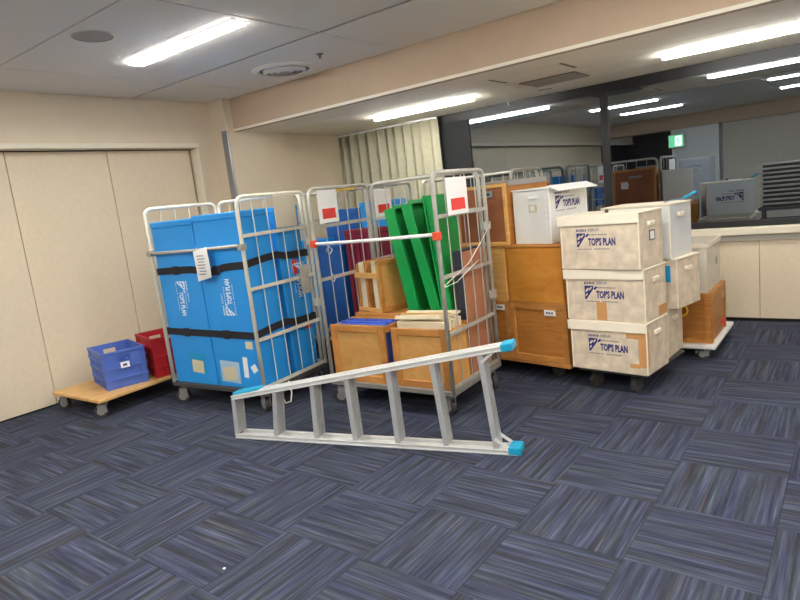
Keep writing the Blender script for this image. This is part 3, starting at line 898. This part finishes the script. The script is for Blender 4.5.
# ------------------------------------------------------------------ ladder lying on its side rail
la, lb = Vector((-1.80, 0.215, 0)), Vector((0.17, 0.72, 0))
LO = la.copy()
lad = thing('step_ladder', 'aluminium step ladder with blue caps lying on its side before the cages', 'ladder', LO)
nrm = Vector((-(lb - la).y, (lb - la).x, 0)).normalized()      # horizontal, away from camera
DEP = 0.11
def lowp(s_): return (la - LO).lerp(lb - LO, s_) + Vector((0, 0, 0.015))
hA, hB = (la - LO).lerp(lb - LO, 0.008) + Vector((0, 0, 0.300)), (la - LO).lerp(lb - LO, 1.005) + Vector((0, 0, 0.660))
def highp(s_): return hA.lerp(hB, (s_ - 0.008) / 0.997)
def ladder_rail(a, b, outward):
    d = (b - a).normalized()
    inw = nrm.cross(d).normalized()
    if inw.z < 0: inw = -inw
    m = MB()
    for k in (0.010, DEP - 0.010):
        m.beam(a + nrm * k, b + nrm * k, 0.014, 0.030, inw, 0.002)
        for e in (-0.0115, 0.0115):
            m.beam(a + nrm * k + inw * e, b + nrm * k + inw * e, 0.022, 0.009, inw, 0.002)
    c = nrm * DEP / 2 + inw * outward * 0.010
    m.beam(a + c, b + c, DEP - 0.05, 0.006, inw)
    m.beam(a + c, b + c, 0.012, 0.012, inw)
    return m.build('side_rail', 'aluminium', lad)
ladder_rail(lowp(0), lowp(1), -1); ladder_rail(hA, hB, 1)
sl = [0.006, 0.17, 0.33, 0.475, 0.625, 0.785, 0.94]
su = [0.014, 0.19, 0.34, 0.47, 0.62, 0.765, 0.915]
for k in range(7):
    a, b = lowp(sl[k]) + Vector((0, 0, .012)), highp(su[k]) - Vector((0, 0, .012))
    d = (b - a).normalized()
    q = MB()
    wd = DEP - 0.02
    c = nrm * DEP / 2
    q.beam(a + c, b + c, wd, 0.010, nrm.cross(d))
    for e in (-1, 1):
        q.beam(a + c + nrm * e * wd / 2, b + c + nrm * e * wd / 2, 0.006, 0.034, nrm.cross(d))
    for e in (-0.66, -0.33, 0, 0.33, 0.66):
        q.beam(a + c + nrm * e * wd / 2, b + c + nrm * e * wd / 2, 0.007, 0.016, nrm.cross(d))
    q.build('step' if k else 'top_plate', 'alu_dull', lad)
for off in (0.006, DEP - 0.006):
    a = lowp(0.94).lerp(highp(0.915), 0.13) + nrm * off
    MB().beam(a, lowp(0.985) + Vector((0, 0, .012)) + nrm * off, 0.006, 0.018, nrm.cross(Vector((1, 0, 0)))).build('brace', 'white_paint', lad)
    a = highp(0.915).lerp(lowp(0.94), 0.10) + nrm * off
    MB().beam(a, highp(0.955) - Vector((0, 0, .012)) + nrm * off, 0.006, 0.016, nrm.cross(Vector((1, 0, 0)))).build('brace', 'aluminium', lad)
def cap(p, q):
    d = (q - p).normalized()
    return MB().beam(p + nrm * DEP / 2, q + nrm * DEP / 2, DEP + 0.004, 0.046, nrm.cross(d), 0.004).build('end_cap', 'cap_cyan', lad)
cap(lowp(0.975) + Vector((0, 0, .008)), lowp(1.012) + Vector((0, 0, .008))); cap(highp(0.978), highp(1.012))
# blue top cap along the narrow end of the ladder
d = (hB - hA).normalized()
MB().beam(hA + nrm * 0.075 + Vector((0, 0, .022)) - d * 0.012, hA + nrm * 0.075 + d * 0.22 + Vector((0, 0, .022)), 0.085, 0.016, nrm.cross(d), 0.005).build('top_cap', 'cap_cyan', lad)

# ------------------------------------------------------------------ left dolly with plastic crates
def dolly(label, loc, rz, wd, dp, ztop, thick, mat, group='wheeled dollies', r=0.055, angs=(0.4, 0.9, 2.0, -0.6), ins=0.08, cm='caster_grey'):
    t = thing('dolly', label, 'dolly', loc, rz, group)
    MB().box(0, wd, 0, dp, ztop - thick, ztop, 0.006).build('deck_board', mat, t)
    for (x, y), a in zip(((ins, ins), (wd - ins, ins), (wd - ins, dp - ins), (ins, dp - ins)), angs):
        caster(t, x, y, ztop - thick - 0.0005, r, 'rubber', a, cm)
    return t
dolly('plywood dolly with two plastic crates by the folding partition', (-4.10, -0.02, 0), 0.035, 0.80, 1.06, 0.175, 0.03, 'board_yellow')

def plastic_crate(label, mat, loc, rz, wd, dp, h, stick=True):
    t = thing('plastic_crate', label, 'crate', loc, rz, 'stacking plastic crates')
    th = 0.008
    def tp_(v):
        k = 0.975 + 0.025 * max(0.0, min(1.0, v.z / h))
        return Vector((v.x * k, v.y * k, v.z))
    hx, hy = wd / 2, dp / 2
    MB().box(-hx, hx, -hy, hy, 0, 0.01).warp(tp_).build('crate_floor', mat, t)
    for s_ in (-1, 1):
        m = MB()
        y0, y1 = sorted((s_ * hy, s_ * (hy - th)))
        m.box(-hx, hx, y0, y1, 0.0, h)
        m.warp(tp_).build('long_wall', mat, t)
        m = MB()
        x0, x1 = sorted((s_ * hx, s_ * (hx - th)))
        hh = 0.055
        m.box(x0, x1, -hy, hy, 0, h * .70); m.box(x0, x1, -hy, hy, h * .86, h)
        m.box(x0, x1, -hy, -hh, h * .70, h * .86); m.box(x0, x1, hh, hy, h * .70, h * .86)
        m.warp(tp_).build('short_wall', mat, t)
    m = MB()
    for a, b, c, d in ((-hx - .012, hx + .012, -hy - .012, -hy + .003), (-hx - .012, hx + .012, hy - .003, hy + .012), (-hx - .012, -hx + .003, -hy + .003, hy - .003), (hx - .003, hx + .012, -hy + .003, hy - .003)):
        m.box(a, b, c, d, h - .022, h, 0.003)
    m.build('top_rim', mat, t)
    for zz in (0.22, 0.50, 0.74):
        m = MB()
        for a, b, c, d in ((-hx - .014, hx + .014, -hy - .014, -hy + .001), (-hx - .014, hx + .014, hy - .001, hy + .014), (-hx - .014, -hx + .001, -hy, hy), (hx - .001, hx + .014, -hy, hy)):
            if zz > .7 and (b - a) < 0.05: continue
            m.box(a, b, c, d, h * zz, h * zz + 0.018)
        m.warp(tp_).build('rib_band', mat, t)
    for k in range(5):
        f = -0.8 + 0.4 * k
        for s_ in (-1, 1):
            m = MB()
            m.box(f * hx - .006, f * hx + .006, *sorted((s_ * hy, s_ * (hy + .008))), 0, h * .74)
            m.warp(tp_).build('upright_rib', mat, t)
            if 0 < k < 4 and abs(f) > .1:
                m = MB()
                m.box(*sorted((s_ * hx, s_ * (hx + .009))), f * hy - .006, f * hy + .006, 0, h * .52)
                m.warp(tp_).build('upright_rib', mat, t)
    for sx in (-1, 1):
        for sy_ in (-1, 1):
            MB().box(*sorted((sx * (hx - .05), sx * (hx + .008))), *sorted((sy_ * (hy - .05), sy_ * (hy + .008))), 0.0, h * .5).warp(tp_).build('corner_block', mat, t)
            MB().box(*sorted((sx * (hx - .03), sx * (hx + .008))), *sorted((sy_ * (hy - .03), sy_ * (hy + .008))), h * .5, h - .02).warp(tp_).build('corner_block', mat, t)
    if stick:
        m = MB().box(hx + .0145, hx + .0165, -0.04, 0.035, h * .53, h * .68).build('label', 'paper', t)
        MB().box(hx + .0166, hx + .0172, -0.022, 0.014, h * .57, h * .64).build('label_print', 'ink_grey', m)
    return t
plastic_crate('blue ventilated plastic crate with white label on the dolly', 'crate_blue', (-3.689, 0.425, 0.1755), R(-14), 0.49, 0.35, 0.335)
plastic_crate('red ventilated plastic crate half hidden behind the cream cage', 'crate_red', (-3.575, 0.835, 0.1755), R(-14), 0.47, 0.34, 0.37, False)

# ------------------------------------------------------------------ wooden display cases on their dolly
KL, KR = (-0.51, 2.085, 0), R(-10)
MK = Matrix.Translation(KL) @ Matrix.Rotation(KR, 4, 'Z')
dk = dolly('long wooden dolly under the stacked wooden cases', MK @ Vector((-0.56, 0.0, 0)), KR, 1.09, 1.06, 0.165, 0.035, 'ply_frame', r=0.05, ins=0.2, cm='caster_shade')
def wood_case(label, x, y, z, wd, dp, h, bmat, pmat, fmat, inset=True, lab=None, fw_=0.045):
    t = place('wooden_case', label, 'case', MK, x, y, z, 0, 'stacked wooden cases')
    MB().box(0, wd, 0.022, dp, 0, h, 0.004).build('case_body', bmat, t)
    if inset:
        framed(t, 'front_panel', 0.0, wd, 0, h, 0.0, 0.022, fw_, fmat, pmat, 0.003)
    else:
        f = MB().box(0.012, wd - .012, 0.002, 0.022, 0.012, h - .022, 0.004).build('front_panel', pmat, t)
        MB().box(0.0, wd, -0.004, 0.022, h - .02, h, 0.003).build('top_lip', fmat, t)
        MB().box(0.0, wd, -0.002, 0.022, 0, 0.012, 0.002).build('bottom_lip', fmat, t)
    if lab:
        lx, lz, lw, lh, lm = lab
        l = MB().box(lx, lx + lw, -0.003, 0.006, lz, lz + lh, 0.001).build('label', lm, t)
        if lm == 'paper':
            mb = MB()
            for q in range(3): mb.box(lx + lw * (.18 + .23 * q), lx + lw * (.34 + .23 * q), -0.0040, -0.003, lz + lh * .3, lz + lh * .72)
            mb.build('label_print', 'ink_grey', l)
        else:
            MB().box(lx + lw * .2, lx + lw * .8, -0.0040, -0.003, lz + lh * .3, lz + lh * .7).build('label_slot', 'ink_dark', l)
    return t
RH = 0.462
z0 = 0.1655
wood_case('bottom wooden case with white label, next to the plastic boxes', 0.0, 0.0, z0, 0.525, 1.04, RH, 'ply_orange', 'ply_orange', 'ply_frame', True, (0.33, 0.375, 0.10, 0.045, 'paper'))
wood_case('bottom wooden case with white label, half hidden by the zinc cage', -0.535, 0.0, z0, 0.53, 1.04, RH, 'ply_orange', 'ply_orange', 'ply_frame', True, (0.40, 0.395, 0.085, 0.045, 'paper'))
wood_case('middle amber wooden case below the white box', 0.0, 0.004, z0 + RH + .001, 0.525, 1.03, RH, 'ply_amber', 'ply_amber', 'ply_frame', False)
wood_case('middle yellow wooden case under the dark brown case', -0.535, 0.004, z0 + RH + .001, 0.53, 1.03, RH, 'ply_amber', 'ply_light', 'ply_frame', False)
zt = z0 + 2 * RH + .002
dkc = wood_case('dark brown fronted case with orange frame on top of the stack', -0.485, 0.01, zt, 0.525, 0.60, 0.49, 'ply_orange', 'brown_dark', 'ply_light', True, (0.27, 0.39, 0.13, 0.05, 'steel_strip'), 0.028)
MB().box(0.03, 0.495, 0.60, 0.606, 0.03, 0.46, 0.002).build('back_panel', 'brown_dark', dkc)
MB().box(0.10, 0.19, 0.606, 0.608, 0.24, 0.33).build('note', 'paper', dkc)
MB().box(0.20, 0.36, 0.606, 0.609, 0.37, 0.40).build('name_plate', 'steel_strip', dkc)
g_ = place('grey_sheet', 'grey folded sheet lying along the right edge of the dark brown case', 'sheet', MK, -0.20, 0.03, zt + 0.4905)
MB().box(0, 0.245, 0, 0.57, 0, 0.020, 0.006).build('sheet_layer', 'sheet_grey', g_)
MB().box(0.244, 0.250, 0.02, 0.55, -0.025, 0.018, 0.002).build('hanging_fold', 'sheet_grey', g_)

# ------------------------------------------------------------------ milky plastic boxes
def plastic_box(label, loc, rz, mat, lid, wd=0.57, dp=0.36, h=0.372, flap=True, logo=True, taped=None, tab=True, lab=False, off=(0.0, 0.0), group='milky plastic transport boxes'):
    t = thing('plastic_box', label, 'box', loc, rz, group)
    e = 0.004
    MB().box(0, wd, 0, dp, 0, h - 0.012, 0.006, None, 2).build('box_body', mat, t)
    li = MB().box(-0.012, wd + 0.006, -0.006, dp + .004, h - 0.012, h - 0.001, 0.003).build('lid', lid, t)
    if flap:
        fm = MB()
        fm.prism([(-0.022, h - 0.004), (-0.020, h - .072), (wd - .004, h - .068), (wd + .004, h - .004)], -0.012, -0.005)
        fm.build('lid_flap', lid, li)
        MB().box(-0.020, -0.006, -0.010, 0.05, h - .066, h - .012, 0.003).build('flap_fold', lid, li)
    # moulded upright corners
    for x in (0.0, wd):
        MB().cyl((x, 0, 0.006), (x, 0, h - .014), 0.005, 8).build('corner_seam', lid, t)
    if tab:
        for sx, xx in ((1, wd), (-1, 0)):
            MB().box(*sorted((xx - 0.002 * sx, xx + 0.014 * sx)), dp * .36, dp * .62, h - .105, h - .075, 0.005, None, 2).build('handle_tab', lid, t)
    if logo:
        put_print(t, Matrix.Translation((0.135 + off[0], -0.0018, 0.125 + off[1])), PRINT_NAVY)
    if lab:
        l = MB().box(wd, wd + .0016, dp * .42, dp * .66, h * .46, h * .64).build('label', 'ink_dark', t)
        MB().box(wd + .0016, wd + .0022, dp * .45, dp * .63, h * .48, h * .62).build('label_face', 'paper', l)
    for tp in (taped or []):
        face, a, b, c, d, mt = tp
        if face == 'f': MB().box(a, b, -0.0026, -0.0004, c, d).build('tape', mt, t)
        else: MB().box(wd + .0004, wd + .0026, a, b, c, d).build('tape', mt, t)
    return t
S1 = (0.045, 1.948)
SR = R(-8)
MS = Matrix.Translation((S1[0], S1[1], 0)) @ Matrix.Rotation(SR, 4, 'Z')
dolly('shade-darkened dolly under the milky plastic boxes', MS @ Vector((0.03, 0.03, 0)), SR, 0.52, 0.70, 0.168, 0.025, 'cage_tray', r=0.05, angs=(1.2, 1.5, 0.3, 0.8), ins=0.11, cm='caster_shade')  # deck and casters coloured dark as the shade below the boxes
k = 'tape_kraft'
plastic_box('lowest milky plastic box with brown tape on its right corner', (S1[0] + .012, S1[1] + .0, 0.1685), SR, 'box_milky', 'lid_cream', 0.562, taped=[('f', 0.505, 0.556, 0.06, 0.31, k), ('f', 0.42, 0.51, 0.26, 0.295, k), ('f', 0.44, 0.51, 0.05, 0.08, k), ('s', 0.002, 0.03, 0.06, 0.31, k)], off=(0.0, -0.012))
plastic_box('middle milky plastic box with one brown tape strip below the logo', (S1[0] + .0, S1[1] - .0, 0.5415), SR, 'box_milky', 'lid_cream', 0.575, taped=[('f', 0.225, 0.30, 0.008, 0.135, k), ('s', 0.22, 0.36, 0.01, 0.08, k)], off=(0.005, 0.0))
top = plastic_box('top milky plastic box of the front stack with framed side label', (S1[0] - .015, S1[1] - .012, 0.9145), SR - 0.03, 'box_milky', 'lid_cream', 0.58, h=0.385, lab=True, off=(-0.01, 0.005))
MB().lathe([(0.012, 0.384), (0.012, 0.402), (0.006, 0.408)], (0.30, 0.12, 0), 12).build('lid_knob', 'rubber', top)
def fr_box(label, frx, fry, z, rz, mat, wd=0.55, **kw):
    c, s_ = math.cos(rz), math.sin(rz)
    return plastic_box(label, (frx - wd * c, fry - wd * s_, z), rz, mat, 'lid_cream', wd, **kw)
fr_box('bottom frosted box of the rear stack beside the wheeled case', 0.640, 2.315, 0.1685, R(-4), 'box_milky', wd=0.52, logo=False)
fr_box('middle milky box of the rear stack with blue tape on its front', 0.715, 2.335, 0.5415, R(-13), 'box_milky', wd=0.52, logo=False, flap=False, taped=[('f', 0.42, 0.472, 0.20, 0.32, 'tape_blue')])
tb = fr_box('top whitish frosted box of the rear stack beneath a cyan tie', 0.680, 2.325, 0.9145, R(-11), 'box_frost', wd=0.52, logo=False, h=0.395, flap=False)
put_print(tb, Matrix.Translation((0.40, 0.3618, 0.125)) @ Matrix.Rotation(math.pi, 4, 'Z'), PRINT_NAVY)
ct = thing('cyan_tie', 'thin cyan tie sticking out over the top frosted box', 'tie', (0.60, 2.52, 1.312))
MB().tube([(0, 0, 0), (0.06, 0.06, 0.012), (0.12, 0.12, 0.01)], 0.004, 6).build('tie_wire', 'grey_blue', ct)
MB().tube([(0.11, 0.11, 0.012), (0.15, 0.15, 0.035), (0.185, 0.165, 0.052)], 0.011, 8).build('tie_tag', 'cap_cyan', ct)
# white box standing on the wooden cases
wbx = plastic_box('clean white plastic box on the amber case, lid flap open', (-0.09, 2.045, zt + 0.0005), R(74), 'box_white', 'lid_white', 0.45, 0.36, 0.425, flap=False, tab=False, logo=True, off=(-0.065, 0.10), group='milky plastic transport boxes')
fl = MB()
fl.prism([(-0.01, 0.0), (0.46, 0.0), (0.46, 0.006), (-0.01, 0.006)], 0, 0.11)
f_ = fl.build('open_flap', 'lid_white', wbx)
f_.matrix_local = Matrix.Translation((0, 0.0, 0.43)) @ Matrix.Rotation(R(22), 4, 'X') @ Matrix.Translation((0, -0.11, 0))
l = MB().box(-0.0026, -0.0006, 0.12, 0.20, 0.245, 0.305).build('label', 'kraft_light', wbx)
MB().box(-0.0030, -0.0026, 0.145, 0.185, 0.255, 0.295).build('label_face', 'paper', l)
MB().box(-0.006, -0.0006, 0.10, 0.20, 0.345, 0.365, 0.002).build('handle_slot', 'lid_white', wbx)
for q in range(7):
    MB().cyl((-0.004, 0.035, 0.08 + q * .045), (0.0, 0.035, 0.08 + q * .045), 0.006, 8).build('rivet', 'lid_white', wbx)

# ------------------------------------------------------------------ right dolly with wheeled case and clear bin
dolly('white dolly carrying a wooden case near the window wall', (0.27, 2.88, 0), 0.0, 0.585, 0.88, 0.125, 0.03, 'white_paint', r=0.04, angs=(0.3, 0.2, 1.0, 0.5))
t = thing('wooden_case', 'orange wooden case on the white dolly under the clear bin', 'case', (0.285, 2.96, 0.1255), 0.0)
MB().box(0, 0.53, 0.0, 0.62, 0, 0.41, 0.004).build('case_body', 'ply_orange', t)
for a, b in ((0.0, 0.045), (0.485, 0.53)):
    MB().box(a, b, -0.008, 0.0, 0, 0.41, 0.002).build('corner_post', 'ply_orange', t)
MB().box(0.045, 0.485, -0.006, 0.0, 0.37, 0.41, 0.002).build('top_rail', 'ply_orange', t)
MB().box(0.045, 0.485, -0.006, 0.0, 0, 0.04, 0.002).build('bottom_rail', 'ply_orange', t)
for a, b in ((0.0, 0.05), (0.57, 0.62)):
    MB().box(0.53, 0.538, a, b, 0, 0.41, 0.002).build('corner_post', 'ply_orange', t)
MB().box(0.53, 0.536, 0.05, 0.57, 0.36, 0.41, 0.002).build('top_rail', 'ply_orange', t)
MB().box(0.53, 0.533, 0.50, 0.56, 0.28, 0.33, 0.001).build('label', 'paper_beige', t)
MB().box(0.53, 0.537, 0.43, 0.57, 0.05, 0.10, 0.001).build('label', 'red_print', t)
# clear bin
t = thing('clear_bin', 'translucent clear plastic bin on the orange wheeled case', 'bin', (0.30, 2.985, 0.536), 0.0)
wd, dp, h, th = 0.49, 0.56, 0.40, 0.006
for a, b, c, d in ((0, wd, 0, th), (0, wd, dp - th, dp), (0, th, th, dp - th), (wd - th, wd, th, dp - th)):
    MB().box(a, b, c, d, 0.006, h).build('bin_wall', 'box_clear', t)
MB().box(0, wd, 0, dp, 0, 0.006).build('bin_floor', 'box_clear', t)
m = MB()
for a, b, c, d in ((-0.012, wd + .012, -0.012, 0.0), (-0.012, wd + .012, dp, dp + .012), (-0.012, 0, 0, dp), (wd, wd + .012, 0, dp)):
    m.box(a, b, c, d, h - .035, h, 0.002)
m.build('bin_rim', 'lid_cream', t)
for q in range(4):
    MB().box(0.06 + q * .12, 0.075 + q * .12, -0.006, 0, 0.01, h - .03).build('rib', 'box_clear', t)
MB().cyl((wd + .0005, 0.40, 0.21), (wd + .004, 0.40, 0.21), 0.035, 14).build('handle_hole', 'sheet_grey', t)
pq = thing('paper_stack', 'bundle of white papers inside the clear bin', 'papers', (0.33, 3.02, 0.543), 0.03)
for q in range(4):
    MB().box(0.0 + .004 * q, 0.40 - .003 * q, 0.0, 0.46, q * .06, q * .06 + .058, 0.003).build('paper_bundle', 'paper' if q % 2 else 'lid_cream', pq)
yt = thing('tape_roll', 'yellow tape ring hanging on the front of the orange wheeled case', 'tape', (0.60, 2.94, 0.40))
ring = [(0.045 * math.cos(2 * math.pi * q / 16), 0, 0.045 * math.sin(2 * math.pi * q / 16)) for q in range(16)]
MB().tube(ring, 0.009, 8, True).build('tape_ring', 'yellow', yt, True)
MB().box(-0.004, 0.004, -0.004, 0.02, 0.035, 0.06).build('tape_end', 'yellow', yt)

# ------------------------------------------------------------------ things behind the camera, mirrored in the window
t = thing('steel_cabinet', 'grey steel cabinet mirrored in the window before the white column', 'cabinet', (-1.40, -3.3, 0))
MB().box(0, 0.62, -0.5, 0, 0.0, 1.66, 0.008).build('cabinet_body', 'cabinet_grey', t)
for a, b, n_ in ((0.01, 0.305, 0.27), (0.315, 0.61, 0.35)):
    d_ = MB().box(a, b, 0.0, 0.014, 0.06, 1.63, 0.004).build('cabinet_door', 'cabinet_grey', t)
    MB().box(n_ - .008, n_ + .008, 0.014, 0.03, 0.85, 0.98, 0.003).build('handle', 'steel_strip', d_)
MB().box(0.18, 0.30, 0.014, 0.017, 1.30, 1.34).build('label', 'paper', t)
MB().box(0.2, 0.45, 0.014, 0.018, 1.50, 1.515).build('vent_slot', 'rubber', t)
# folded tables
for q in range(10):
    z = 0.52 + q * 0.088
    t = thing('folded_table', 'grey folded table in the mirrored stack, %s from the bottom' % 'first second third fourth fifth sixth seventh eighth ninth tenth'.split()[q], 'table', (0.10, -3.75, z), random.uniform(-.02, .02), 'stack of folded tables')
    MB().box(0, 1.5, 0, 0.45, 0.05, 0.08, 0.004).build('table_top', 'vent_grey', t)
    for yy in (0.05, 0.38): MB().box(0.05, 1.45, yy, yy + .03, 0.0, 0.05).build('folded_leg', 'table_dark', t)
t = thing('table_trolley', 'low dark trolley under the mirrored stack of folded tables', 'trolley', (0.08, -3.78, 0))
MB().box(0, 1.54, 0, 0.52, 0.46, 0.519, 0.004).build('trolley_deck', 'table_dark', t)
for x in (0.05, 1.45):
    for y in (0.03, 0.45): MB().box(x, x + .04, y, y + .04, 0.12, 0.46).build('leg', 'table_dark', t)
for x in (0.07, 1.47):
    for y in (0.05, 0.47): caster(t, x, y, 0.12, 0.04)
cage('zinc roll cage with blue load mirrored in the window', (-3.75, -3.6, 0), 0.0, 1.1, 0.75, 'cage_zinc')
ME_ = Matrix.Translation((-3.75, -3.6, 0))
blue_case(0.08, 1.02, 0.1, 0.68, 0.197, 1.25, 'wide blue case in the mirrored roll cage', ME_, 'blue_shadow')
yb = thing('yellow_box', 'small yellow box pair on the case inside the rear cage', 'box', (-2.55, 2.74, 1.702))
MB().box(-0.09, -0.005, -0.05, 0.05, 0, 0.06, 0.006).build('carton', 'yellow', yb)
MB().box(0.005, 0.09, -0.05, 0.05, 0, 0.06, 0.006).build('carton', 'yellow', yb)
yb.location = (-2.72, 2.76, 1.6975)
# exit sign under the rear beam
ex = thing('exit_sign', 'green lit running man exit sign hung under the rear beam, mirrored in the window', 'exit sign', (-2.16, -6.55, 2.18))
ex.scale = (1.25, 1.0, 1.25)
MB().box(-0.15, 0.15, -0.04, 0.04, -0.13, 0.13, 0.005).build('sign_case', 'lamp_white', ex)
fc = MB().box(-0.14, 0.14, 0.04, 0.045, -0.12, 0.12).build('sign_face', 'exit_green', ex)
MB().box(-0.02, 0.11, 0.045, 0.047, -0.10, 0.10).build('door_symbol', 'exit_white', fc)
m = MB(); ell(m, 0.03, 0.055, 0.016, 0.016, 0, 0.048)
m.beam((0.03, 0.048, 0.035), (0.045, 0.048, -0.02), 0.02, 0.001, (0, 1, 0)); m.beam((0.045, 0.048, -0.02), (0.01, 0.048, -0.08), 0.014, 0.001, (0, 1, 0)); m.beam((0.045, 0.048, -0.02), (0.085, 0.048, -0.06), 0.014, 0.001, (0, 1, 0)); m.beam((0.03, 0.048, 0.03), (-0.005, 0.048, 0.0), 0.010, 0.001, (0, 1, 0)); m.beam((0.03, 0.048, 0.03), (0.075, 0.048, 0.005), 0.010, 0.001, (0, 1, 0))
m.build('running_figure', 'exit_green', fc)
for x in (-0.1, 0.1):
    MB().cyl((x, 0, 0.13), (x, 0, 0.248), 0.006, 6).build('hanger', 'lamp_white', ex)
# white speck on the carpet
tag(MB().lathe([(0.006, 0.0005), (0.007, 0.003), (0.004, 0.005)], (0, 0, 0), 8).build('paper_scrap', 'paper'), 'tiny white scrap lying on the carpet in the foreground', 'scrap').location = (-0.523, -0.857, 0.0)
